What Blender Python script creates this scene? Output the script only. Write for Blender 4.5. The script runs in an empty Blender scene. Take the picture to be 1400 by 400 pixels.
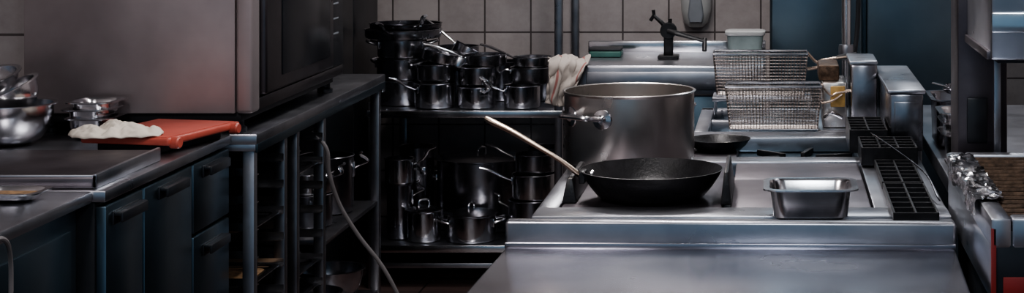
import bpy, bmesh, math, random
from mathutils import Vector, Matrix, noise
random.seed(4)
S = bpy.context.scene

# ------------------------------------------------------------------ materials
def newmat(name):
    m = bpy.data.materials.new(name); m.use_nodes = True
    nt = m.node_tree
    return m, nt, nt.nodes['Principled BSDF']

def coords(nt, scale=(1,1,1), rot=(0,0,0), loc=(0,0,0)):
    tc = nt.nodes.new('ShaderNodeTexCoord'); mp = nt.nodes.new('ShaderNodeMapping')
    mp.inputs['Scale'].default_value = scale
    mp.inputs['Rotation'].default_value = rot
    mp.inputs['Location'].default_value = loc
    nt.links.new(tc.outputs['Object'], mp.inputs['Vector'])
    return mp.outputs['Vector']

def nz(nt, vec, scale, detail=4, rough=.55):
    n = nt.nodes.new('ShaderNodeTexNoise')
    n.inputs['Scale'].default_value = scale
    n.inputs['Detail'].default_value = detail
    n.inputs['Roughness'].default_value = rough
    nt.links.new(vec, n.inputs['Vector'])
    return n.outputs['Fac']

def ramp(nt, fac, stops):
    r = nt.nodes.new('ShaderNodeValToRGB')
    el = r.color_ramp.elements
    el[0].position, el[0].color = stops[0][0], (*stops[0][1], 1)
    el[1].position, el[1].color = stops[-1][0], (*stops[-1][1], 1)
    for p, c in stops[1:-1]:
        e = el.new(p); e.color = (*c, 1)
    nt.links.new(fac, r.inputs['Fac'])
    return r.outputs['Color']

def mrange(nt, fac, a, b, lo=.3, hi=.7):
    m = nt.nodes.new('ShaderNodeMapRange')
    m.inputs['From Min'].default_value = lo; m.inputs['From Max'].default_value = hi
    m.inputs['To Min'].default_value = a; m.inputs['To Max'].default_value = b
    nt.links.new(fac, m.inputs['Value'])
    return m.outputs['Result']

def bump(nt, p, h, strength, dist=.002):
    b = nt.nodes.new('ShaderNodeBump')
    b.inputs['Strength'].default_value = strength
    b.inputs['Distance'].default_value = dist
    nt.links.new(h, b.inputs['Height']); nt.links.new(b.outputs['Normal'], p.inputs['Normal'])

def steel(name, col, dark=None, rough=(.22,.42), brush=(2,2,140), bs=.12, blot=4.0, lo=.28, hi=.72, metal=1.0):
    m, nt, p = newmat(name)
    if dark is None: dark = tuple(c*.7 for c in col)
    v = coords(nt); f = nz(nt, v, blot, 5, .55)
    c = ramp(nt, f, [(lo, dark), (hi, col)])
    nt.links.new(c, p.inputs['Base Color'])
    p.inputs['Metallic'].default_value = metal
    f2 = nz(nt, v, blot*1.7, 3, .5)
    nt.links.new(mrange(nt, f2, rough[0], rough[1], .2, .8), p.inputs['Roughness'])
    if bs:
        b = nz(nt, coords(nt, brush), 3, 3)
        bump(nt, p, b, bs, .001)
    return m

def plain(name, col, rough=.5, metal=0.0, var=.25, scale=12, bs=.0, coat=0):
    m, nt, p = newmat(name)
    v = coords(nt); f = nz(nt, v, scale, 5, .6)
    c = ramp(nt, f, [(.3, tuple(x*(1-var) for x in col)), (.7, tuple(min(1,x*(1+var)) for x in col))])
    nt.links.new(c, p.inputs['Base Color'])
    p.inputs['Roughness'].default_value = rough
    p.inputs['Metallic'].default_value = metal
    p.inputs['Coat Weight'].default_value = coat
    if bs: bump(nt, p, nz(nt, v, scale*4, 4), bs, .003)
    return m

def tile(name, axis, c1, c2, mortar, size, off, rough=.25, ms=.004):
    m, nt, p = newmat(name)
    sp = nt.nodes.new('ShaderNodeSeparateXYZ'); cb = nt.nodes.new('ShaderNodeCombineXYZ')
    g = nt.nodes.new('ShaderNodeNewGeometry')
    nt.links.new(g.outputs['Position'], sp.inputs[0])
    nt.links.new(sp.outputs[axis[0]], cb.inputs[0]); nt.links.new(sp.outputs[axis[1]], cb.inputs[1])
    mp = nt.nodes.new('ShaderNodeMapping'); mp.inputs['Location'].default_value = (-off[0], -off[1], 0)
    nt.links.new(cb.outputs[0], mp.inputs['Vector'])
    br = nt.nodes.new('ShaderNodeTexBrick'); br.offset = 0; br.squash = 1
    br.inputs['Scale'].default_value = 1
    br.inputs['Brick Width'].default_value = size; br.inputs['Row Height'].default_value = size
    br.inputs['Mortar Size'].default_value = ms; br.inputs['Mortar Smooth'].default_value = .2
    br.inputs['Color1'].default_value = (*c1, 1); br.inputs['Color2'].default_value = (*c2, 1); br.inputs['Mortar'].default_value = (*mortar, 1)
    nt.links.new(mp.outputs[0], br.inputs['Vector'])
    n = nz(nt, mp.outputs[0], 5, 6, .7)
    mx = nt.nodes.new('ShaderNodeMix'); mx.data_type = 'RGBA'; mx.blend_type = 'MULTIPLY'
    mx.inputs[0].default_value = .6
    gr = ramp(nt, n, [(.3, (.55,.52,.51)), (.62, (1,1,1))])
    nt.links.new(br.outputs['Color'], mx.inputs[6]); nt.links.new(gr, mx.inputs[7])
    nt.links.new(mx.outputs[2], p.inputs['Base Color'])
    p.inputs['Roughness'].default_value = rough
    inv = nt.nodes.new('ShaderNodeMath'); inv.operation = 'SUBTRACT'; inv.inputs[0].default_value = 1
    nt.links.new(br.outputs['Fac'], inv.inputs[1])
    bump(nt, p, inv.outputs[0], .5, .003)
    return m

M_oven   = steel('steel_oven_side', (.46,.41,.42), (.22,.19,.20), (.46,.58), (2,2,90), .10, 1.8, .3, .7, .75)
M_ovend  = steel('steel_oven_door', (.20,.19,.205), (.12,.11,.12), (.25,.38), (2,2,90), .06, 3)
M_steel  = steel('steel_worn', (.53,.54,.58), (.32,.33,.37), (.25,.38), (120,2,120), .07, 5)
M_post   = steel('steel_dim_tube', (.34,.34,.36), (.20,.20,.22), (.25,.36), (120,120,2), .04, 8)
M_top    = steel('steel_worktop', (.52,.52,.57), (.36,.36,.41), (.19,.30), (3,90,3), .05, 2.6)
M_shadeblue   = steel('steel_panel_shade_blue', (.16,.22,.265), (.08,.125,.16), (.28,.38), (2,2,70), .05, 2.2)  # plain steel; the blue of its shade and reflections is put into the colour
M_shadebluel  = steel('steel_panel_shade_blue_light', (.20,.27,.32), (.115,.165,.205), (.26,.36), (2,2,70), .05, 2.2)  # lighter version, same shaded-steel blue in the base colour
M_pot    = steel('steel_pot', (.66,.63,.61), (.52,.49,.47), (.25,.33), (1,1,200), .10, 4)
M_pan2   = steel('steel_dull_cookware', (.66,.66,.69), (.38,.38,.41), (.14,.26), (2,2,120), .04, 9)
M_panm   = steel('steel_grey_cookware', (.42,.42,.45), (.22,.22,.25), (.18,.30), (2,2,120), .04, 7)
M_pandk  = steel('steel_blackened_cookware', (.20,.20,.22), (.07,.07,.085), (.18,.32), (2,2,120), .04, 9)
M_bright = steel('steel_bright', (.78,.78,.80), (.58,.58,.61), (.14,.24), (2,2,90), .03, 10)
M_brass  = steel('steel_warm_handle', (.80,.66,.55), (.62,.48,.39), (.24,.32), (2,2,60), .0, 12)
M_iron   = plain('cast_iron', (.014,.014,.016), .36, .3, .4, 40, .25)
M_hot    = steel('hotplate_steel', (.20,.185,.205), (.105,.095,.11), (.36,.50), (3,90,3), .08, 6)
M_board  = steel('dark_steel_lid', (.17,.155,.17), (.09,.08,.09), (.34,.48), (3,90,3), .08, 6)
M_blk    = plain('black_plastic', (.012,.014,.018), .35, 0, .3, 20)
M_red    = plain('red_plastic', (.44,.09,.065), .40, 0, .12, 16, .05)
M_cloth  = plain('white_cloth', (.66,.61,.54), .9, 0, .08, 14, .1)
M_glass  = plain('dark_oven_glass', (.012,.014,.018), .22, 0, .2, 4)
M_rust   = plain('rusty_grate', (.10,.065,.045), .45, .7, .6, 60, .4)
M_yel    = plain('yellow_greasy_panel', (.36,.23,.08), .45, .2, .5, 25, .2)
M_green  = plain('green_plastic', (.03,.10,.085), .5, 0, .3, 10)
M_white  = plain('white_plastic', (.42,.43,.43), .25, 0, .08, 6)
M_tub    = plain('translucent_tub', (.20,.25,.25), .3, 0, .25, 10)
M_foil   = steel('aluminium_foil', (.62,.62,.64), (.44,.44,.47), (.18,.30), (9,9,9), .1, 30)
M_hose   = plain('grey_hose', (.17,.16,.165), .4, 0, .15, 10)
M_redst  = plain('red_trim', (.20,.022,.02), .4, 0, .2, 10)
M_food   = plain('baked_food', (.20,.12,.06), .7, 0, .6, 60, .5)
M_label  = plain('label_grey', (.22,.24,.27), .5, 0, .1, 10)
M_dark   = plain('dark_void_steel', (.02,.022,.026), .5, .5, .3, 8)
M_wtile  = tile('tile_white_back', (0,2), (.45,.41,.405), (.39,.355,.355), (.10,.085,.085), .2, (.137,.163))
M_wtiley = tile('tile_white_side', (1,2), (.45,.41,.405), (.39,.355,.355), (.10,.085,.085), .2, (.137,.163))
M_floor  = tile('tile_floor', (0,1), (.10,.065,.06), (.075,.055,.055), (.03,.025,.025), .2, (0,0), .35, .005)
M_ceil   = plain('painted_ceiling', (.28,.29,.30), .8, 0, .05, 3)

def stripe_cloth():
    m, nt, p = newmat('striped_towel')
    tc = nt.nodes.new('ShaderNodeTexCoord'); sp = nt.nodes.new('ShaderNodeSeparateXYZ')
    nt.links.new(tc.outputs['UV'], sp.inputs[0])
    a = nt.nodes.new('ShaderNodeMath'); a.operation = 'MULTIPLY_ADD'; a.inputs[1].default_value = 1.6; a.inputs[2].default_value=.35
    nt.links.new(sp.outputs[0], a.inputs[0])
    fr = nt.nodes.new('ShaderNodeMath'); fr.operation = 'FRACT'; nt.links.new(a.outputs[0], fr.inputs[0])
    b=(.40,.36,.33)
    c = ramp(nt, fr.outputs[0], [(0, b), (.76, b), (.78, (.28,.12,.11)), (.82, (.28,.12,.11)), (.84, b)])
    nt.links.new(c, p.inputs['Base Color']); p.inputs['Roughness'].default_value = .95
    return m
M_towel = stripe_cloth()

# ------------------------------------------------------------------ builder
class Ob:
    def __init__(s, name):
        s.name = name; s.bm = bmesh.new(); s.mats = []
    def mi(s, m):
        if m not in s.mats: s.mats.append(m)
        return s.mats.index(m)
    def _merge(s, t, mat, M=None):
        i = s.mi(mat)
        for f in t.faces: f.material_index = i
        if M is not None: bmesh.ops.transform(t, matrix=M, verts=t.verts)
        me = bpy.data.meshes.new('tmp'); t.to_mesh(me); t.free()
        s.bm.from_mesh(me); bpy.data.meshes.remove(me)
    def box(s, x0,x1,y0,y1,z0,z1, mat, bev=.002, M=None, seg=2):
        t = bmesh.new(); bmesh.ops.create_cube(t, size=1)
        for v in t.verts:
            v.co = Vector(((x0+x1)/2+v.co.x*(x1-x0), (y0+y1)/2+v.co.y*(y1-y0), (z0+z1)/2+v.co.z*(z1-z0)))
        if bev: bmesh.ops.bevel(t, geom=t.edges[:], offset=min(bev, .4*min(x1-x0,y1-y0,z1-z0)), segments=seg, affect='EDGES', profile=.5)
        s._merge(t, mat, M); return s
    def poly(s, verts, faces, mat, M=None, bev=0):
        t = bmesh.new(); vs = [t.verts.new(v) for v in verts]
        for f in faces: t.faces.new([vs[i] for i in f])
        bmesh.ops.recalc_face_normals(t, faces=t.faces)
        if bev: bmesh.ops.bevel(t, geom=t.edges[:], offset=bev, segments=2, affect='EDGES', profile=.5)
        s._merge(t, mat, M); return s
    def lathe(s, prof, mat, c=(0,0,0), n=40, M=None):
        t = bmesh.new(); rings = []
        for r, z in prof:
            if r < 1e-5: rings.append([t.verts.new((c[0],c[1],c[2]+z))])
            else: rings.append([t.verts.new((c[0]+r*math.cos(2*math.pi*k/n), c[1]+r*math.sin(2*math.pi*k/n), c[2]+z)) for k in range(n)])
        for a, b in zip(rings, rings[1:]):
            for k in range(n):
                k2 = (k+1) % n
                q = [a[k % len(a)], a[k2 % len(a)], b[k2 % len(b)], b[k % len(b)]]
                u = []
                for v in q:
                    if v not in u: u.append(v)
                if len(u) > 2: t.faces.new(u)
        bmesh.ops.recalc_face_normals(t, faces=t.faces)
        s._merge(t, mat, M); return s
    def tube(s, pts, r, mat, n=8, M=None, flat=1.0, closed=False, sm=0):
        pts = [Vector(p) for p in pts]
        rs = r if isinstance(r, (list,tuple)) else [r]*len(pts)
        if sm:
            P=[];R=[]
            L=len(pts)
            for i in range(L-1):
                p0=pts[max(i-1,0)];p1=pts[i];p2=pts[i+1];p3=pts[min(i+2,L-1)]
                for k in range(sm):
                    u=k/sm
                    P.append(.5*((2*p1)+(-p0+p2)*u+(2*p0-5*p1+4*p2-p3)*u*u+(-p0+3*p1-3*p2+p3)*u**3)); R.append(rs[i]*(1-u)+rs[i+1]*u)
            P.append(pts[-1]);R.append(rs[-1]); pts,rs=P,R
        t = bmesh.new(); rings=[]; L=len(pts); up=None
        for i,p in enumerate(pts):
            if closed: d=(pts[(i+1)%L]-pts[i-1])
            else: d=(pts[min(i+1,L-1)]-pts[max(i-1,0)])
            d.normalize()
            if up is None:
                up = Vector((0,0,1)) if abs(d.z)<.9 else Vector((0,1,0))
            side = d.cross(up); side.normalize(); up = side.cross(d); up.normalize()
            rings.append([t.verts.new(p+rs[i]*(side*math.cos(2*math.pi*k/n)+up*flat*math.sin(2*math.pi*k/n))) for k in range(n)])
        rr = rings+[rings[0]] if closed else rings
        for a,b in zip(rr, rr[1:]):
            for k in range(n): t.faces.new([a[k],a[(k+1)%n],b[(k+1)%n],b[k]])
        if not closed:
            t.faces.new(rings[0][::-1]); t.faces.new(rings[-1])
        bmesh.ops.recalc_face_normals(t, faces=t.faces)
        s._merge(t, mat, M); return s
    def loft(s, rings, mat, c=(0,0,0), M=None, q=5):
        t = bmesh.new(); R=[]
        for hx,hy,z,cr in rings:
            cr=min(cr,hx,hy); ring=[]
            for sx,sy,a0 in ((1,1,0),(-1,1,90),(-1,-1,180),(1,-1,270)):
                for k in range(q+1):
                    a=math.radians(a0+90*k/q)
                    ring.append(t.verts.new((c[0]+sx*(hx-cr)+cr*math.cos(a), c[1]+sy*(hy-cr)+cr*math.sin(a), c[2]+z)))
            R.append(ring)
        n=len(R[0])
        for a,b in zip(R,R[1:]):
            for k in range(n): t.faces.new([a[k],a[(k+1)%n],b[(k+1)%n],b[k]])
        t.faces.new(R[0]); t.faces.new(R[-1])
        bmesh.ops.recalc_face_normals(t, faces=t.faces)
        s._merge(t, mat, M); return s
    def finish(s, M=None, origin=None, ang=35, parent=None):
        if M is not None: bmesh.ops.transform(s.bm, matrix=M, verts=s.bm.verts)
        xs=[v.co.x for v in s.bm.verts]; ys=[v.co.y for v in s.bm.verts]; zs=[v.co.z for v in s.bm.verts]
        o = Vector(((min(xs)+max(xs))/2,(min(ys)+max(ys))/2,min(zs)))
        bmesh.ops.translate(s.bm, verts=s.bm.verts, vec=-o)
        me = bpy.data.meshes.new(s.name); s.bm.to_mesh(me); s.bm.free()
        for m in s.mats: me.materials.append(m)
        for p in me.polygons: p.use_smooth=True
        me.set_sharp_from_angle(angle=math.radians(ang))
        ob = bpy.data.objects.new(s.name, me); S.collection.objects.link(ob); ob.location = o
        if parent: ob.parent=parent
        return ob

def T(x,y,z): return Matrix.Translation((x,y,z))
def R(a,ax): return Matrix.Rotation(math.radians(a),4,ax)

# ------------------------------------------------------------------ room
YB=7.95
Ob('floor').box(-2.75,1.25,-1.5,YB+.15,-.1,0,M_floor,0).finish()
Ob('ceiling').box(-2.75,1.25,-1.5,YB+.15,2.8,2.9,M_ceil,0).finish()
Ob('wall_back').box(-2.75,1.25,YB,YB+.15,0,2.8,M_wtile,0).finish()
Ob('wall_left').box(-2.75,-2.6,-1.5,YB,0,2.8,M_wtiley,0).finish()
Ob('wall_right').box(1.10,1.25,-1.5,YB,0,2.8,M_wtiley,0).finish()
Ob('wall_pier').box(-2.6,-2.125,5.28,YB,0,2.8,M_wtile,0).finish()

o=Ob('tall_storage_cabinet')
o.box(-2.11,-1.735,7.0,7.93,.08,2.1,M_dark,.004)
o.box(-1.737,-1.722,7.01,7.46,.10,2.08,M_blk,.004)
o.box(-1.737,-1.722,7.47,7.92,.10,2.08,M_blk,.004)
for y in (7.42,7.51): o.tube([(-1.723,y,1.3),(-1.70,y,1.31),(-1.70,y,1.45),(-1.723,y,1.46)],.006,M_post,8)
for x in (-2.07,-1.78):
    for y in (7.05,7.88): o.box(x-.02,x+.02,y-.02,y+.02,0,.08,M_dark,.002)
o.finish()

# ------------------------------------------------------------------ left : near prep counter
o=Ob('prep_counter')
o.box(-2.55,-1.575,2.9,4.12,.10,.872,M_shadeblue,.003)
o.box(-2.55,-1.545,2.9,4.14,.872,.90,M_steel,.006)
for y in (3.0,4.02):
    o.box(-1.66,-1.60,y-.03,y+.03,0,.10,M_dark,.003)
    o.box(-2.5,-2.44,y-.03,y+.03,0,.10,M_dark,.003)
o.box(-1.577,-1.570,3.0,3.55,.16,.82,M_shadebluel,.003)
o.box(-1.577,-1.570,3.57,4.08,.16,.82,M_shadebluel,.003)
o.finish()
o=Ob('refrigerated_drawer_counter')
o.box(-2.55,-1.545,4.15,5.095,.10,.872,M_dark,.003)
o.box(-2.55,-1.518,4.145,5.10,.872,.90,M_steel,.005)
def front(y0,y1,z0,z1,hz):
    o.box(-1.545,-1.520,y0,y1,z0,z1,M_shadebluel,.004)
    yc=(y0+y1)/2; w=min(.085,(y1-y0)/2-.03)
    o.box(-1.521,-1.515,yc-w,yc+w,hz-.022,hz+.010,M_blk,.003)
    o.box(-1.516,-1.496,yc-w,yc+w,hz-.002,hz+.009,M_blk,.004)
    o.box(-1.501,-1.494,yc-w,yc+w,hz-.016,hz+.008,M_blk,.003)
front(4.155,4.395,.13,.862,.835)
front(4.410,4.765,.13,.862,.840)
front(4.780,5.090,.682,.862,.840)
front(4.780,5.090,.40,.672,.632)
front(4.780,5.090,.13,.39,.36)
for y in (4.22,5.03):
    o.lathe([(0,0),(.025,0),(.025,.01),(.012,.02),(.012,.10),(0,.10)],M_steel,(-1.6,y,0),16)
    o.lathe([(0,0),(.025,0),(.025,.01),(.012,.02),(.012,.10),(0,.10)],M_steel,(-2.45,y,0),16)
o.finish()

o=Ob('steel_griddle_lid')
o.box(-2.40,-1.552,4.16,4.60,.901,.928,M_board,.005)
o.box(-2.40,-1.546,4.165,4.172,.901,.932,M_steel,.002)
o.box(-1.556,-1.546,4.165,4.60,.901,.934,M_steel,.002)
o.box(-2.05,-1.93,4.20,4.215,.928,.950,M_steel,.004)
o.finish()
MB=T(-1.635,4.885,0)@R(-13,'Z')
o=Ob('wooden_board_dark'); o.box(-.100,.085,-.150,.150,.901,.924,M_dark,.004,MB); o.finish()
o=Ob('red_chopping_board')
o.box(-.130,.125,-.180,.180,.925,.945,M_red,.006,MB,seg=3)
o.box(-.118,.113,-.168,.168,.9445,.9465,M_red,.001,MB)
for y in (-.155,.14):
    o.lathe([(0,-.014),(.012,-.014),(.015,-.010),(.015,.010),(.012,.014),(0,.014)],M_red,(0,0,0),18,MB@T(.130,y,.931)@R(90,'Y'))
o.finish()

def cloth(name, cx,cy,z0,rx,ry,h,mat,seed=0,n=60,rot=0):
    t=Ob(name); vs=[];fs=[]
    for i in range(n+1):
        for j in range(n+1):
            u=i/n*2-1; v=j/n*2-1
            a=math.atan2(v,u); m=max(abs(u),abs(v)); rr=m*(1+.10*math.sin(3*a+seed)+.05*math.sin(5*a+seed*2))
            x=rr*math.cos(a); y=rr*math.sin(a)
            e=max(0,1-m**3)
            q=noise.noise(Vector((x*1.3+seed,y*1.3,1)))*2
            w=.5+.5*math.sin(5*x+4.5*y+q*3.5+seed)
            f=w*.45+.45*abs(noise.noise(Vector((x*3,y*3,seed))))+.15*noise.noise(Vector((x*9,y*9,seed)))
            z=h*(.30*e+ e**.6*f)+.003*abs(math.sin(8*a+seed))*m
            vs.append((cx+x*rx,cy+y*ry,z0+.002+max(z,0)))
    for i in range(n):
        for j in range(n):
            a=i*(n+1)+j; fs.append((a,a+1,a+n+2,a+n+1))
    t.poly(vs,fs,mat)
    ob=t.finish(ang=80)
    md=ob.modifiers.new('s','SOLIDIFY'); md.thickness=.003
    ob.rotation_euler.z=math.radians(rot)
    return ob
cloth('kitchen_cloth',-1.712,4.755,.946,.120,.105,.034,M_cloth,2,rot=-8)
def gn(name,cx,cy,z,hx,hy,h,mat=M_bright,flange=.012,M=None,content=None):
    o=Ob(name); r=.03; tp=.88
    o.loft([(hx*tp-.012,hy*tp-.012,.0,r),(hx*tp,hy*tp,.008,r),(hx-.004,hy-.004,h-.006,r),(hx,hy,h-.003,r),(hx+flange,hy+flange,h-.003,r),(hx+flange,hy+flange,h,r),
            (hx-.002,hy-.002,h,r),(hx-.006,hy-.006,h-.006,r),(hx*tp-.002,hy*tp-.002,.009,r),(hx*tp-.014,hy*tp-.014,.002,r)],mat,(0,0,0))
    if content:
        o.loft([(hx*tp-.006,hy*tp-.006,.004,r),(hx*.93-.004,hy*.93-.004,h*.6,r)],content,(0,0,0))
    return o.finish(T(cx,cy,z)@(M if M is not None else Matrix.Identity(4)))
gn('shallow_tray',-1.68,4.01,.901,.07,.055,.022,M_bright,.010,content=M_food)

def bowl(name,x,y,z,r,h,mat,M=None):
    o=Ob(name); P=[]
    for k in range(9):
        a=k/8*math.pi/2; P.append((r*(.38+.62*math.sin(a)) if k else r*.38, h*(1-math.cos(a))))
    prof=[(0,0)]+P+[(r+.010,h),(r+.010,h+.003),(r-.001,h+.003)]+[(max(pr-.003,0),pz+.002) for pr,pz in P[::-1]]+[(0,.003)]
    o.lathe(prof,mat,(0,0,0),44)
    o.finish(T(x,y,z)@(M if M is not None else Matrix.Identity(4)))
bowl('mixing_bowl',-2.05,4.89,.901,.115,.108,M_bright)
bowl('mixing_bowl',-2.03,4.90,.985,.080,.070,M_bright,R(-22,'Y')@R(12,'X'))
bowl('mixing_bowl',-2.13,4.96,1.025,.085,.05,M_pan2,R(-10,'Y')@R(14,'X'))
gn('gastronorm_container',-1.865,5.02,.901,.055,.065,.06,M_pan2)
gn('gastronorm_container',-1.875,5.02,.925,.055,.065,.06,M_pan2)
gn('gastronorm_container',-1.865,5.02,.965,.055,.065,.04,M_bright)

# ------------------------------------------------------------------ combi oven + stand
o=Ob('combi_oven')
o.box(-2.105,-1.513,5.12,6.22,.955,1.80,M_oven,.004)
o.box(-1.511,-1.462,5.118,5.19,.955,1.80,M_oven,.010,seg=3)
o.box(-1.511,-1.470,5.19,6.22,.955,.99,M_ovend,.004)
o.box(-1.511,-1.470,6.00,6.22,.99,1.80,M_blk,.004)
o.box(-1.511,-1.480,5.19,6.00,.99,1.80,M_dark,.002)
o.box(-1.482,-1.446,5.20,5.99,1.0,1.77,M_ovend,.008,seg=3)
o.box(-1.447,-1.443,5.36,5.93,1.04,1.70,M_glass,.001)
for k in range(3):
    o.box(-1.471,-1.469,6.07,6.15,1.10+k*.05,1.105+k*.05,M_label,.0)
o.lathe([(0,0),(.022,0),(.02,.02),(0,.02)],M_steel,(0,0,0),20,T(-1.469,6.11,1.46)@R(90,'Y'))
for x in (-2.05,-1.52):
    for y in (5.17,6.17):
        o.lathe([(0,0),(.026,0),(.026,.012),(.018,.018),(.018,.057),(0,.057)],M_blk,(x,y,.899),16)
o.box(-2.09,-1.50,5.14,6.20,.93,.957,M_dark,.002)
o.finish()

o=Ob('oven_stand')
o.box(-2.11,-1.45,5.115,6.80,.868,.898,M_steel,.004)
o.box(-2.11,-1.455,5.118,5.123,.850,.87,M_steel,.001)
o.box(-1.456,-1.450,5.12,6.80,.845,.87,M_shadeblue,.001)
posts=[5.15,5.47,5.61,5.94,6.77]
for y in posts:
    pm = M_steel if y<5.2 else M_post
    o.box(-1.497,-1.463,y-.016,y+.016,.02,.868,pm,.003)
    o.box(-2.095,-2.06,y-.016,y+.016,.02,.868,M_post,.003)
    for x in (-1.48,-2.078):
        o.lathe([(0,0),(.02,0),(.02,.008),(.011,.012),(.011,.03),(0,.03)],M_blk,(x,y,0),14)
for a,b in ((5.15,5.47),(5.61,5.94)):
    for k in range(9):
        z=.15+k*.078
        for yy,s in ((a,1),(b,-1)):
            y0=yy+s*.016
            o.box(-2.09,-1.466,min(y0,y0+s*.025),max(y0,y0+s*.025),z,z+.003,M_bright,.0)
            o.box(-2.09,-1.466,y0-.0015,y0+.0015,z,z+.022,M_bright,.0)
o.box(-2.09,-1.47,5.99,6.76,.42,.435,M_post,.002)
o.box(-2.09,-1.47,5.14,6.76,.09,.105,M_post,.002)
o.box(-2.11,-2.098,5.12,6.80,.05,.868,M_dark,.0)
o.finish()
for (z,mat,ct,y) in ((.464,M_bright,M_food,5.31),(.62,M_panm,None,5.31),(.308,M_panm,None,5.775),(.386,M_pan2,None,5.775),(.70,M_pan2,None,5.775)):
    gn('oven_tray',-1.775,y,z-.017,.29,.13,.022,mat,.012,content=ct)

# ------------------------------------------------------------------ cookware functions
def saucepan(name,x,y,z,r,h,ang=180,mat=M_pan2,hl=.17,up=.05,lid=False,tilt=None,hm=None,loops=False,lm=None):
    o=Ob(name); t=.0025
    o.lathe([(0,0),(r-.010,0),(r-.003,.003),(r,.010),(r,h-.003),(r+.004,h),(r+.002,h+.002),(r-t,h),(r-t,.010),(r-.012,.004),(0,.004)],mat,(0,0,0),40)
    hm=hm or M_pan2
    if loops:
        for s in (0,180):
            M=R(ang+s,'Z')
            zz=h*.72; w=min(.05,r*.45)
            x0=math.sqrt(r*r-w*w)-.003
            o.tube([(x0,-w,zz),(x0+.02,-w*.98,zz+.004),(r+.035,-w*.7,zz+.012),(r+.042,0,zz+.014),(r+.035,w*.7,zz+.012),(x0+.02,w*.98,zz+.004),(x0,w,zz)],.0055,hm,8,M,sm=4)
            for sy in (-1,1):
                o.box(x0-.002,x0+.006,sy*w-.016,sy*w+.016,zz-.016,zz+.016,hm,.003,M@T(0,0,0))
    else:
        M=R(ang,'Z')
        o.tube([(r-.002,0,h*.75),(r+.02,0,h*.78+.006),(r+.05,0,h*.8+up*.35),(r+hl*.7,0,h*.8+up*.8),(r+hl,0,h*.8+up)],[.006,.007,.009,.011,.009],hm,10,M,flat=.55,sm=4)
        o.box(r-.003,r+.004,-.018,.018,h*.62,h*.88,hm,.002,M)
    if lid:
        L=[(r+.010,h+.002),(r+.010,h+.007),(r*.8,h+.014),(r*.3,h+.022),(0,h+.023)]
        o.lathe([(0,h+.003)]+L,lm or mat,(0,0,0),48)
        o.tube([(-.022,0,h+.018),(-.02,0,h+.04),(0,0,h+.046),(.02,0,h+.04),(.022,0,h+.018)],.005,hm,8,R(ang+60,'Z'),sm=4)
    M=T(x,y,z)
    if tilt is not None: M=M@tilt
    return o.finish(M)

# ------------------------------------------------------------------ back rack
o=Ob('pot_rack')
for x,y,zt in ((-1.60,7.27,.74),(-1.60,7.88,.74),(-.861,7.27,2.0),(-.861,7.88,2.0)):
    o.box(x-.016,x+.016,y-.016,y+.016,.0,zt,M_post,.003)
for z in (.704,.170):
    o.box(-1.62,-.845,7.255,7.90,z-.006,z,M_steel,.001)
    o.box(-1.62,-.845,7.252,7.262,z-.026,z+.002,M_bright,.002)
    o.box(-1.62,-.845,7.892,7.90,z-.030,z,M_steel,.002)
o.box(-1.60,-.861,7.262,7.28,.08,.10,M_steel,.002)
o.box(-.877,-.845,7.27,7.88,1.95,1.98,M_steel,.002)
o.finish()
Z=.705
def sp(*a,**k): return saucepan('saucepan',*a,**k)
saucepan('stockpot',-1.53,7.50,Z,.100,.10,200,loops=True)
saucepan('stockpot',-1.53,7.50,Z+.103,.102,.085,150,loops=True,mat=M_panm)
saucepan('stockpot',-1.53,7.50,Z+.191,.100,.075,185,loops=True)
saucepan('saute_pan',-1.53,7.52,Z+.270,.155,.035,-100,mat=M_panm,hl=.12)
saucepan('saute_pan',-1.52,7.52,Z+.307,.145,.022,-60,mat=M_pandk,hl=.10)
sp(-1.375,7.38,Z,.080,.10,215,hl=.12)
sp(-1.375,7.40,Z+.103,.074,.07,158,hl=.13,up=.07,mat=M_panm,hm=M_bright)
sp(-1.355,7.40,Z+.180,.078,.045,140,hl=.13,up=.05,tilt=R(12,'Y'),mat=M_pan2)
sp(-1.33,7.66,Z,.09,.14,80,mat=M_panm,hl=.05)
sp(-1.33,7.66,Z+.143,.088,.08,185,up=.08,hl=.12,mat=M_panm)
sp(-1.205,7.38,Z,.078,.085,-60,hl=.02)
sp(-1.20,7.40,Z+.088,.082,.075,150,hl=.15,up=.06)
sp(-1.175,7.41,Z+.166,.086,.045,205,hl=.17,up=.06,mat=M_panm,hm=M_bright)
sp(-1.145,7.66,Z,.085,.16,0,mat=M_panm,hl=.03)
sp(-1.285,7.52,Z+.175,.062,.06,172,hl=.16,up=.03,tilt=R(28,'Y')@R(-10,'X'),mat=M_panm,hm=M_bright)
sp(-1.29,7.40,Z+.150,.050,.05,150,hl=.12,up=.03,tilt=R(20,'Y')@R(-16,'X'))
sp(-1.02,7.37,Z,.072,.09,200,hl=.10)
sp(-.99,7.42,Z+.093,.082,.065,185,hl=.17,up=-.02,mat=M_panm,hm=M_bright)
sp(-.985,7.42,Z+.161,.078,.04,160,hl=.16,up=.05)
sp(-.965,7.66,Z,.08,.13,90,mat=M_panm,hl=.04)
Z=.171
saucepan('stockpot',-1.235,7.69,Z,.185,.285,170,mat=M_panm,loops=True,lid=True,hm=M_bright,lm=M_pan2)
saucepan('saucepan',-1.415,7.365,Z,.066,.12,150,lid=True,hl=.08)
saucepan('stockpot',-1.225,7.375,Z,.098,.105,190,lid=True,loops=True)
sp(-.985,7.40,Z,.092,.16,165,hl=.07,mat=M_panm)
sp(-.98,7.40,Z+.163,.085,.10,190,hl=.13,up=.05)
sp(-.975,7.42,Z+.266,.080,.075,170,hl=.13,up=.05,mat=M_panm,hm=M_bright)
sp(-.955,7.70,Z,.085,.33,100,hl=.02,mat=M_panm)
saucepan('stockpot',-1.50,7.66,Z,.070,.34,90,loops=True,mat=M_panm)
sp(-1.525,7.42,Z,.050,.22,20,hl=.03,mat=M_panm)
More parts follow.
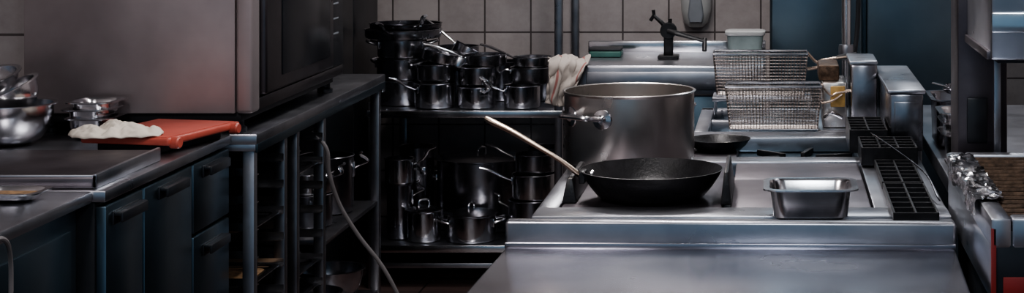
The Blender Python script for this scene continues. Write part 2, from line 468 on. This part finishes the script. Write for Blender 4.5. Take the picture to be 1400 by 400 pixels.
sp(-1.525,7.42,Z+.223,.058,.10,-10,hl=.10,up=.07)
# pots on stand shelf
sp(-1.60,6.25,.436,.085,.11,-60,hl=.02,mat=M_panm)
sp(-1.60,6.25,.549,.088,.07,-20,hl=.06,mat=M_bright)
sp(-1.60,6.52,.436,.095,.20,10,hl=.03,mat=M_panm)
bowl('mixing_bowl',-1.60,6.25,.106,.11,.10,M_pan2)
bowl('mixing_bowl',-1.60,6.55,.106,.12,.12,M_pan2)

Ob('drain_hose').tube([(-1.50,5.93,.80),(-1.455,5.93,.74),(-1.452,5.95,.66),(-1.43,6.0,.55),(-1.38,6.05,.44),(-1.30,6.08,.32),(-1.24,6.1,.18),(-1.21,6.05,.05),(-1.15,5.9,.013),(-1.05,5.5,.012)],.007,M_hose,10,sm=8).finish()
Ob('power_cable').tube([(-1.53,3.55,.895),(-1.528,3.62,.89),(-1.535,3.67,.84),(-1.54,3.68,.70),(-1.54,3.66,.5),(-1.55,3.6,.3),(-1.56,3.5,.02)],.005,M_hose,8,sm=8).finish()

# ------------------------------------------------------------------ cooking island : range
XL=-.512
o=Ob('cooking_range')
o.box(XL+.01,.365,3.74,5.08,.10,.86,M_shadeblue,.004)
for x in (-.45,.32):
    for y in (3.8,5.02): o.box(x-.03,x+.03,y-.03,y+.03,0,.10,M_dark,.003)
o.box(XL,.370,3.72,3.80,.862,.899,M_steel,.006,seg=3)
o.box(XL,.370,3.83,3.935,.862,.899,M_steel,.005)
o.box(XL,.370,3.79,3.84,.862,.880,M_dark,.0)
o.box(XL,-.465,3.93,5.10,.862,.899,M_steel,.005)
o.box(.213,.370,3.93,5.10,.862,.895,M_steel,.004)
o.box(-.47,.22,4.60,4.68,.862,.899,M_steel,.005)
o.box(-.47,.22,5.02,5.10,.862,.903,M_steel,.005)
o.box(-.47,-.10,4.68,5.02,.862,.893,M_hot,.003)
o.box(-.463,-.115,3.94,4.595,.87,.897,M_hot,.004)
o.box(-.098,.208,3.94,4.325,.87,.897,M_hot,.004)
o.box(-.098,.208,4.335,4.595,.87,.895,M_hot,.004)
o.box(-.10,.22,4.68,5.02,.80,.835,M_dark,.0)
o.lathe([(0,0),(.05,0),(.055,.012),(.04,.03),(0,.032)],M_iron,(.06,4.85,.835),28)
for k in range(6):
    M=T(.06,4.85,0)@R(60*k+15,'Z'); o.box(.05,.15,-.006,.006,.862,.878,M_iron,.002,M)
for k in range(6):
    o.lathe([(0,0),(.026,0),(.022,.022),(0,.024)],M_blk,(0,0,0),20,T(-.42+k*.14,3.74,.79)@R(90,'X'))
o.finish()
def fin(x,y0,y1,z0,h,w=.016):
    o=Ob('cast_iron_trivet')
    vs=[(x-w,y0,z0),(x+w,y0,z0),(x+w,y1,z0),(x-w,y1,z0),(x-w*.35,y0+.01,z0+h),(x+w*.35,y0+.01,z0+h),(x+w*.35,y1-.05,z0+h),(x-w*.35,y1-.05,z0+h)]
    o.poly(vs,[(0,1,2,3),(4,5,6,7),(0,1,5,4),(1,2,6,5),(2,3,7,6),(3,0,4,7)],M_iron,bev=.002)
    return o.finish()
fin(-.450,3.99,4.30,.898,.052)
fin(-.107,3.965,4.28,.898,.070,.012)

o=Ob('frying_pan')
r=.158
prof=[(0,0),(.112,0),(.120,.004),(.135,.022),(.150,.044),(r-.001,.057),(r+.002,.060),(r-.001,.0605),(.146,.044),(.131,.023),(.117,.008),(.108,.004),(0,.004)]
o.lathe(prof,M_iron,(-.275,4.06,.903),72)
a=Vector((-.275-.150,4.06-.02,.903+.050))
o.tube([a+Vector((.006,0,-.012)),a+Vector((-.012,0,.002)),a+Vector((-.05,.005,.030)),a+Vector((-.10,.015,.058)),a+Vector((-.16,.03,.090)),a+Vector((-.205,.04,.110)),a+Vector((-.222,.044,.118))],
       [.009,.010,.0085,.009,.011,.012,.009],M_brass,12,flat=.6,sm=5)
o.box(-.432,-.418,4.015,4.065,.935,.962,M_iron,.003)
for dy in (-.014,.014): o.lathe([(0,0),(.006,0),(.004,.004),(0,.005)],M_bright,(0,0,0),12,T(-.405,4.04+dy,.955)@R(65,'Y'))
o.finish()
o=Ob('stockpot'); r=.163;h=.178
o.lathe([(0,0),(r-.012,0),(r-.003,.003),(r,.012),(r,h-.006),(r+.003,h-.002),(r+.0045,h),(r+.001,h+.002),(r-.003,h),(r-.004,.012),(r-.014,.005),(0,.005)],M_pot,(0,0,0),96)
for s in (0,180):
    M=R(232+s,'Z'); w=.052; x0=math.sqrt(r*r-w*w)-.002; zz=.122
    o.tube([(x0,-w,zz),(x0+.022,-w,zz+.003),(r+.036,-w*.82,zz+.006),(r+.046,-w*.3,zz+.008),(r+.046,w*.3,zz+.008),(r+.036,w*.82,zz+.006),(x0+.022,w,zz+.003),(x0,w,zz)],.0065,M_bright,10,M,sm=5)
    for sy in (-1,1):
        Mp=M@T(0,0,zz)@R(math.degrees(math.asin(w/r))*sy,'Z')
        o.lathe([(0,0),(.026,0),(.024,.003),(.012,.006),(.008,.012),(0,.012)],M_bright,(0,0,0),20,Mp@T(r-.001,0,0)@R(90,'Y'))
o.finish(T(-.367,4.60,.900))
o=Ob('skillet')
o.lathe([(0,0),(.058,0),(.072,.012),(.083,.028),(.085,.029),(.070,.013),(.056,.004),(0,.004)],M_iron,(-.15,4.84,.895),48)
o.tube([(-.225,4.87,.914),(-.27,4.89,.925),(-.34,4.93,.94)],[.006,.007,.008],M_iron,8,flat=.5,sm=4)
o.finish()
gn('gastronorm_container',.073,3.815,.900,.087,.075,.068,M_bright,.011)

def grid(name,x0,x1,y0,y1,z0,z1,nx,ny):
    o=Ob(name); w=.005
    for i in range(nx+1):
        x=x0+(x1-x0)*i/nx; o.box(x-w/2,x+w/2,y0,y1,z0,z1,M_iron,.001,seg=1)
    for j in range(ny+1):
        y=y0+(y1-y0)*j/ny; o.box(x0,x1,y-w/2,y+w/2,z0,z1,M_iron,.001,seg=1)
    o.box(x0,x1,y0,y1,z0,z0+.003,M_panm,0)
    return o.finish()
grid('cast_iron_grate',.245,.335,3.76,4.14,.9,.918,2,6)
grid('cast_iron_grate',.245,.335,4.16,4.50,.9,.918,2,6)
grid('cast_iron_grate',.215,.350,4.52,4.72,.9,.945,3,4)
grid('cast_iron_grate',.195,.290,4.74,5.01,.9,.960,2,5)
Ob('steel_skewer').tube([(.245,4.72,.955),(.27,4.50,.960),(.34,4.2,.935),(.355,4.02,.91),(.36,4.0,.90)],.002,M_pandk,6,sm=5).finish()

o=Ob('steel_tank')
o.box(.298,.385,4.76,5.40,.90,1.050,M_panm,.006); o.box(.292,.391,4.752,5.41,1.050,1.062,M_steel,.004)
o.box(.31,.375,4.756,4.762,.93,1.03,M_panm,.003)
o.finish()
# ------------------------------------------------------------------ fryer
o=Ob('deep_fryer')
o.box(-.225,.40,5.13,5.72,.10,.86,M_shadeblue,.004)
for x in (-.19,.36):
    for y in (5.18,5.67): o.box(x-.025,x+.025,y-.025,y+.025,0,.10,M_dark,.002)
o.box(-.23,.405,5.12,5.17,.86,.899,M_steel,.006)
o.box(-.23,-.19,5.17,5.72,.86,.899,M_steel,.004)
o.box(.12,.405,5.17,5.72,.86,.899,M_steel,.004)
o.box(-.23,.405,5.68,5.73,.86,.899,M_steel,.004)
o.box(-.19,.12,5.42,5.45,.86,.898,M_steel,.003)
o.box(-.19,.12,5.17,5.68,.80,.83,M_dark,0)
o.box(.215,.290,5.20,5.42,.90,1.085,M_panm,.008); o.box(.210,.291,5.195,5.43,1.085,1.096,M_steel,.004)
o.box(.135,.205,5.24,5.44,.90,1.03,M_pot,.006); o.box(.158,.20,5.230,5.241,.96,1.02,M_yel,.003)
o.box(.125,.185,5.28,5.46,1.03,1.075,M_rust,.006)
o.tube([(.14,5.23,.93),(.16,5.215,.945),(.19,5.23,.93)],.005,M_bright,8,sm=4)
o.finish()

M_wire=steel('basket_wire',(.46,.42,.40),(.22,.19,.18),(.3,.5),(2,2,2),0,20)
def basket(x,y,z,w=.27,d=.125,h=.12,seed=0):
    e=bpy.data.objects.new('fryer_basket',None); S.collection.objects.link(e); e.location=(x,y,z)
    st=.0092; nx=int(w/st); ny=int(d/st); nzv=int(h/st)
    bm=bmesh.new()
    def g(f,a,b):
        V=[[bm.verts.new(f(i/a,j/b)) for j in range(b+1)] for i in range(a+1)]
        for i in range(a):
            for j in range(b): bm.faces.new([V[i][j],V[i+1][j],V[i+1][j+1],V[i][j+1]])
    t=.92
    def k(v): return t+(1-t)*v
    g(lambda u,v:((u-.5)*w*k(v),-d/2*k(v),v*h),nx,nzv); g(lambda u,v:((u-.5)*w*k(v),d/2*k(v),v*h),nx,nzv)
    g(lambda u,v:(-w/2*k(v),(u-.5)*d*k(v),v*h),ny,nzv); g(lambda u,v:(w/2*k(v),(u-.5)*d*k(v),v*h),ny,nzv)
    g(lambda u,v:((u-.5)*w*t,(v-.5)*d*t,0),nx,ny)
    bmesh.ops.remove_doubles(bm,verts=bm.verts,dist=.0005)
    me=bpy.data.meshes.new('mesh'); bm.to_mesh(me); bm.free(); me.materials.append(M_wire)
    ob=bpy.data.objects.new('wire_mesh',me); S.collection.objects.link(ob); ob.parent=e
    md=ob.modifiers.new('w','WIREFRAME'); md.thickness=.0024; md.use_even_offset=False
    f=Ob('frame')
    for zz,kk,rr in ((h,1,.0038),(.0,t,.0028)):
        f.tube([(-w/2*kk,-d/2*kk,zz),(0,-d/2*kk,zz),(w/2*kk,-d/2*kk,zz),(w/2*kk,d/2*kk,zz),(0,d/2*kk,zz),(-w/2*kk,d/2*kk,zz)],rr,M_pan2,8,closed=True)
    for s in (-1,1):
        f.tube([(w/2,s*.03,h),(w/2+.01,s*.025,h-.012),(w/2+.03,s*.018,h-.03),(w/2+.05,s*.012,h-.022),(w/2+.12,s*.008,h-.012)],.0032,M_brass,8,sm=4)
        f.tube([(w/2,s*.03,h-.05),(w/2+.03,s*.02,h-.045),(w/2+.06,s*.012,h-.026)],.0028,M_brass,8,sm=4)
    f.tube([(w/2+.09,0,h-.016),(w/2+.12,0,h-.012),(w/2+.15,0,h-.006)],[.008,.010,.008],M_blk,10)
    fo=f.finish(); fo.parent=e
basket(-.005,5.235,.902,.272,.115,.122)
basket(-.045,5.56,.962,.285,.12,.125)
o=Ob('basket_drain_shelf'); o.box(-.19,.11,5.50,5.64,.945,.957,M_steel,.002)
for x in (-.185,.10):
    for y in (5.505,5.63): o.box(x,x+.006,y,y+.006,.897,.946,M_steel,.001)
o.finish()

# ------------------------------------------------------------------ rear steel counter
o=Ob('steel_rear_counter')
o.box(-.66,-.04,6.02,6.50,.10,.905,M_shadeblue,.003)
o.box(-.665,-.035,6.0,6.53,.905,1.005,M_steel,.008,seg=3)
o.box(-.665,-.035,6.50,6.53,1.0,1.045,M_bright,.004)
o.box(-.62,-.06,5.992,6.002,.925,.985,M_steel,.003)
for x in (-.62,-.08):
    for y in (6.06,6.46): o.box(x-.02,x+.02,y-.02,y+.02,0,.10,M_dark,.002)
o.finish()
o=Ob('can_opener')
cx=-.365; cy=6.25; z=1.006
o.box(cx-.035,cx+.035,cy-.04,cy+.04,z,z+.012,M_iron,.003)
o.box(cx-.016,cx+.016,cy-.014,cy+.014,z+.01,z+.10,M_iron,.004)
o.lathe([(0,-.022),(.026,-.022),(.028,-.018),(.028,.018),(.026,.022),(0,.022)],M_iron,(0,0,0),24,T(cx,cy,z+.095)@R(90,'X'))
o.tube([(cx,cy-.02,z+.095),(cx+.03,cy-.03,z+.088),(cx+.075,cy-.035,z+.075),(cx+.125,cy-.04,z+.062)],[.012,.013,.010,.008],M_iron,10,flat=.7,sm=4)
o.tube([(cx+.125,cy-.035,z+.070),(cx+.125,cy-.055,z+.03)],.008,M_iron,10)
o.tube([(cx,cy,z+.09),(cx-.02,cy,z+.118),(cx-.05,cy,z+.145)],[.009,.008,.006],M_iron,10,sm=3)
o.tube([(cx-.062,cy,z+.128),(cx-.05,cy,z+.147),(cx-.052,cy,z+.165)],.006,M_iron,8)
o.tube([(cx+.005,cy,z+.1),(cx+.005,cy,z+.135)],.007,M_iron,8)
o.finish()
o=Ob('storage_tub')
o.loft([(.055,.05,0,.015),(.064,.058,.07,.018)],M_tub,(-.105,6.40,1.006))
o.loft([(.068,.062,.070,.018),(.070,.064,.074,.018),(.070,.064,.082,.018),(.060,.054,.085,.018)],M_white,(-.105,6.40,1.006))
o.finish()
o=Ob('green_scrubbing_pad'); o.box(-.64,-.53,6.28,6.38,1.006,1.028,M_green,.006,seg=3); o.box(-.64,-.53,6.28,6.38,1.028,1.036,M_dark,.004); o.finish()

# hanging towel over the counter corner
n=60; m=50; bm=bmesh.new(); uv=bm.loops.layers.uv.new('UVMap'); V=[]
for i in range(n+1):
    row=[]
    for j in range(m+1):
        u=i/n; v=j/m
        d=v*.215
        nn=noise.noise(Vector((u*3.2+v*1.5,v*3.0,2.0)))
        n2=noise.noise(Vector((u*7+3,v*5,5.0)))
        fold=.018*math.sin(u*8+v*3.5+nn*3)+.010*n2
        k=min(1,max(0,(d-.07)/.03))
        yt=6.065-d; zt=1.026+.016*nn+.012*n2
        yf=5.972-abs(fold)*.9-.012*math.sin((d-.08)*18); zf=1.030-(d-.075)+.008*nn
        y=yt*(1-k)+min(yt,yf)*k if d<.1 else yf
        zc=zt*(1-k)+zf*k
        w=.125*(1-.22*v+.12*math.sin(v*6+.5)); x=-.690+(u-.5)*w+.012*math.sin(v*5)+.014*n2
        zc-= .030*v*u
        row.append(bm.verts.new((x,y,zc)))
    V.append(row)
for i in range(n):
    for j in range(m):
        f=bm.faces.new([V[i][j],V[i+1][j],V[i+1][j+1],V[i][j+1]])
        for l,(a,b) in zip(f.loops,((i,j),(i+1,j),(i+1,j+1),(i,j+1))): l[uv].uv=(a/n,b/m)
me=bpy.data.meshes.new('striped_towel'); bm.to_mesh(me); bm.free(); me.materials.append(M_towel)
for p in me.polygons: p.use_smooth=True
ob=bpy.data.objects.new('striped_towel',me); S.collection.objects.link(ob)
md=ob.modifiers.new('s','SOLIDIFY'); md.thickness=.003

o=Ob('soap_dispenser')
o.loft([(.030,.02,.0,.02),(.052,.04,.02,.04),(.064,.05,.07,.05),(.066,.052,.12,.05),(.060,.048,.18,.045),(.04,.035,.22,.03),(.02,.02,.232,.02)],M_white,(-.342,7.90,.990),q=8)
o.loft([(.028,.010,0,.01),(.034,.012,.03,.01),(.026,.010,.10,.01)],M_label,(-.342,7.852,1.015),q=6)
o.finish()

o=Ob('upright_refrigerator')
o.box(-.02,.66,6.62,7.30,.12,2.05,M_shadeblue,.005)
o.box(-.018,.313,6.575,6.615,.14,2.03,M_shadebluel,.010,seg=3)
o.box(.327,.658,6.575,6.615,.14,2.03,M_shadebluel,.010,seg=3)
for x in (.285,.345):
    o.tube([(x,6.576,1.30),(x,6.54,1.32),(x,6.54,1.6),(x,6.576,1.62)],.009,M_steel,8,sm=4)
for x in (.03,.61):
    for y in (6.67,7.25): o.box(x-.025,x+.025,y-.025,y+.025,0,.12,M_dark,.002)
o.finish()
o=Ob('spray_faucet_pole')
o.tube([(.235,6.05,.02),(.235,6.05,.5),(.235,6.05,1.0),(.235,6.05,1.95)],.016,M_bright,16)
o.lathe([(0,0),(.05,0),(.05,.01),(.024,.02),(.024,.05),(0,.05)],M_steel,(.235,6.05,0),24)
o.lathe([(.016,0),(.024,0),(.026,.01),(.026,.04),(.024,.05),(.016,.05)],M_steel,(.235,6.05,1.02),24)
o.tube([(.235,6.05,1.93),(.235,6.0,2.03),(.235,5.9,2.05),(.235,5.8,1.98)],.012,M_bright,12,sm=5)
o.tube([(.262,6.05,1.04),(.275,6.06,1.2),(.27,6.06,1.6),(.235,6.05,1.9)],.008,M_blk,8,sm=6)
o.finish()

o=Ob('side_worktable')
o.box(.41,.98,4.28,5.80,.86,.90,M_steel,.004)
for x in (.44,.95):
    for y in (4.32,5.76): o.box(x-.02,x+.02,y-.02,y+.02,0,.86,M_steel,.003)
o.box(.43,.96,4.30,5.78,.25,.27,M_steel,.002)
o.finish()
gn('gastronorm_container',.480,4.60,.901,.055,.08,.075,M_bright)
gn('gastronorm_container',.480,4.60,.930,.055,.08,.075,M_bright)
gn('gastronorm_container',.475,4.61,.962,.055,.08,.065,M_bright)
gn('gastronorm_container',.475,4.90,.901,.055,.12,.13,M_panm,.01)
o=Ob('serving_spoon')
for dx,dy,rz in ((0,0,10),(.035,.03,-12)):
    M=T(.455+dx,4.88+dy,1.036+abs(dx)*.2)@R(rz,'Z')@R(-6,'X')
    o.lathe([(0,0),(.014,.003),(.024,.012),(.026,.018),(.024,.018),(.013,.006),(0,.003)],M_bright,(0,-.05,0),24,M@Matrix.Scale(1.4,4,(0,1,0)))
    o.tube([(0,-.04,.017),(0,0,.022),(0,.12,.03)],[.005,.004,.006],M_bright,8,M,flat=.5)
o.finish()

# ------------------------------------------------------------------ front worktable with upstand
MR=T(-.54,3.585,0)@R(-1.6,'Z')@T(.54,-3.585,0)
o=Ob('steel_front_worktable')
o.box(-.530,.352,2.55,3.62,.842,.880,M_top,.006,MR,3)
o.box(-.530,.352,3.585,3.615,.872,.933,M_steel,.007,MR,3)
o.box(-.530,.352,3.579,3.588,.878,.892,M_top,.003,MR,3)
o.box(-.50,.32,2.60,3.60,.20,.225,M_steel,.003,MR)
for x in (-.49,.31):
    for y in (2.62,3.56): o.box(x-.022,x+.022,y-.022,y+.022,0,.843,M_steel,.003,MR)
o.finish()

# ------------------------------------------------------------------ char grill on the right
o=Ob('charcoal_grill')
x0,x1,y0,y1=.378,.86,3.20,4.0
o.box(x0+.02,x1-.02,y0+.03,y1-.02,.02,.86,M_dark,.004)
for x in (x0+.05,x1-.05):
    for y in (y0+.06,y1-.06): o.lathe([(0,0),(.025,0),(.025,.02),(0,.02)],M_blk,(x,y,0),14)
o.box(x0,x1,y0,y1,.86,.960,M_steel,.004)
o.box(x0+.004,x1,y0-.006,y0+.004,.868,.985,M_blk,.002)
o.box(x0-.001,x0+.008,y0-.008,y0,.862,.99,M_redst,.001)
o.box(x0+.02,x1-.02,y0-.009,y0-.005,.872,.905,M_redst,.001)
o.box(x0-.002,x0+.035,y0-.008,y1,.955,1.008,M_steel,.006)
o.box(x1-.035,x1,y0-.008,y1,.955,1.008,M_steel,.006)
o.box(x0+.035,x1-.035,y0-.008,y0+.035,.955,1.008,M_steel,.006)
o.box(x0+.035,x1-.035,y1-.035,y1,.955,1.008,M_steel,.006)
o.box(x0+.035,x1-.035,y0+.035,y1-.035,.958,.963,M_dark,0)
for k in range(16):
    y=y0+.06+k*(y1-y0-.12)/15
    o.tube([(x0+.033,y,1.0),(x1-.033,y,1.0)],.0055,M_rust,8)
for k in range(6):
    x=x0+.07+k*.07; o.tube([(x,y0+.033,.992),(x,y1-.033,.992)],.004,M_rust,8)
for k in range(3): o.lathe([(0,0),(.02,0),(.017,.02),(0,.022)],M_blk,(0,0,0),18,T(x0+.12+k*.12,y0-.006,.935)@R(90,'X'))
o.finish()
o=Ob('aluminium_foil'); vs=[];fs=[];n=80;m=14
for i in range(n+1):
    for j in range(m+1):
        u=i/n; v=j/m
        y=3.36+u*.58; d=v*.085
        if d<.055: x=x0+.05-d; z=1.012
        else: x=x0-.006; z=1.012-(d-.055)*(1+.35*math.sin(u*11))
        q=Vector((u*22,v*4,0)); 
        x+=-.004-abs(noise.noise(q))*.010; z+=abs(noise.noise(q+Vector((7,3,1))))*.013; y+=noise.noise(q+Vector((1,9,4)))*.008
        vs.append((x,y,z))
for i in range(n):
    for j in range(m):
        a=i*(m+1)+j; fs.append((a,a+1,a+m+2,a+m+1))
o.poly(vs,fs,M_foil); o.finish(ang=20)

o=Ob('salamander_grill')
o.box(.425,.90,3.60,4.05,1.245,1.80,M_steel,.006)
o.box(.405,.515,4.06,4.22,.905,1.95,M_board,.004)
o.box(.425,.90,3.592,3.602,1.30,1.34,M_bright,.003)
o.box(.418,.43,3.62,4.04,1.245,1.262,M_board,.002)
o.box(.44,.88,3.62,4.03,1.238,1.246,M_dark,.001)
o.box(.485,.50,4.052,4.062,.93,1.24,M_steel,.001)
o.box(.425,.47,4.05,4.062,1.02,1.12,M_blk,.003)
o.tube([(.50,3.59,1.42),(.50,3.55,1.42),(.82,3.55,1.42),(.82,3.59,1.42)],.009,M_blk,8)
o.box(.44,.48,4.12,4.16,0,.91,M_dark,.002)
o.finish()

# ------------------------------------------------------------------ unseen ceiling lamps
def lamp(x,y,sx,sy,power,col,rot=0):
    o=Ob('unseen_ceiling_lamp')
    o.box(x-sx/2-.03,x+sx/2+.03,y-sy/2-.03,y+sy/2+.03,2.72,2.80,M_white,.006)
    o.finish()
    l=bpy.data.lights.new('unseen_ceiling_light','AREA'); l.shape='RECTANGLE'; l.size=sx; l.size_y=sy; l.energy=power; l.color=col
    ob=bpy.data.objects.new('unseen_ceiling_light',l); S.collection.objects.link(ob); ob.location=(x,y,2.71)
lamp(-.6,6.2,.20,1.2,30,(1,.95,.93))  # out of view, serves as added fill for pot rack and back tiles
lamp(-.3,4.4,.16,1.2,36,(1,.95,.93))
lamp(-1.4,2.2,.4,.9,46,(1,.93,.91))  # added toward the camera so the oven side gets light
lamp(.1,1.2,.4,1.0,28,(.88,.94,1))  # cool fill added near the camera to brighten pots and steel
lamp(.6,6.7,.20,1.0,12,(.92,.96,1))

w=bpy.data.worlds.new('world'); S.world=w; w.use_nodes=True
w.node_tree.nodes['Background'].inputs[0].default_value=(.20,.34,.47,1)
w.node_tree.nodes['Background'].inputs[1].default_value=.75

c=bpy.data.cameras.new('camera'); co=bpy.data.objects.new('camera',c); S.collection.objects.link(co)
co.location=(0,0,1.58); co.rotation_euler=(math.radians(90),0,0)
c.sensor_width=36; c.lens=2500/1400*36; c.shift_x=-360/1400; c.shift_y=-350/1400
c.clip_start=.05
S.camera=co
S.view_settings.view_transform='AgX'
S.view_settings.look='AgX - Medium High Contrast'
S.view_settings.exposure=-0.1
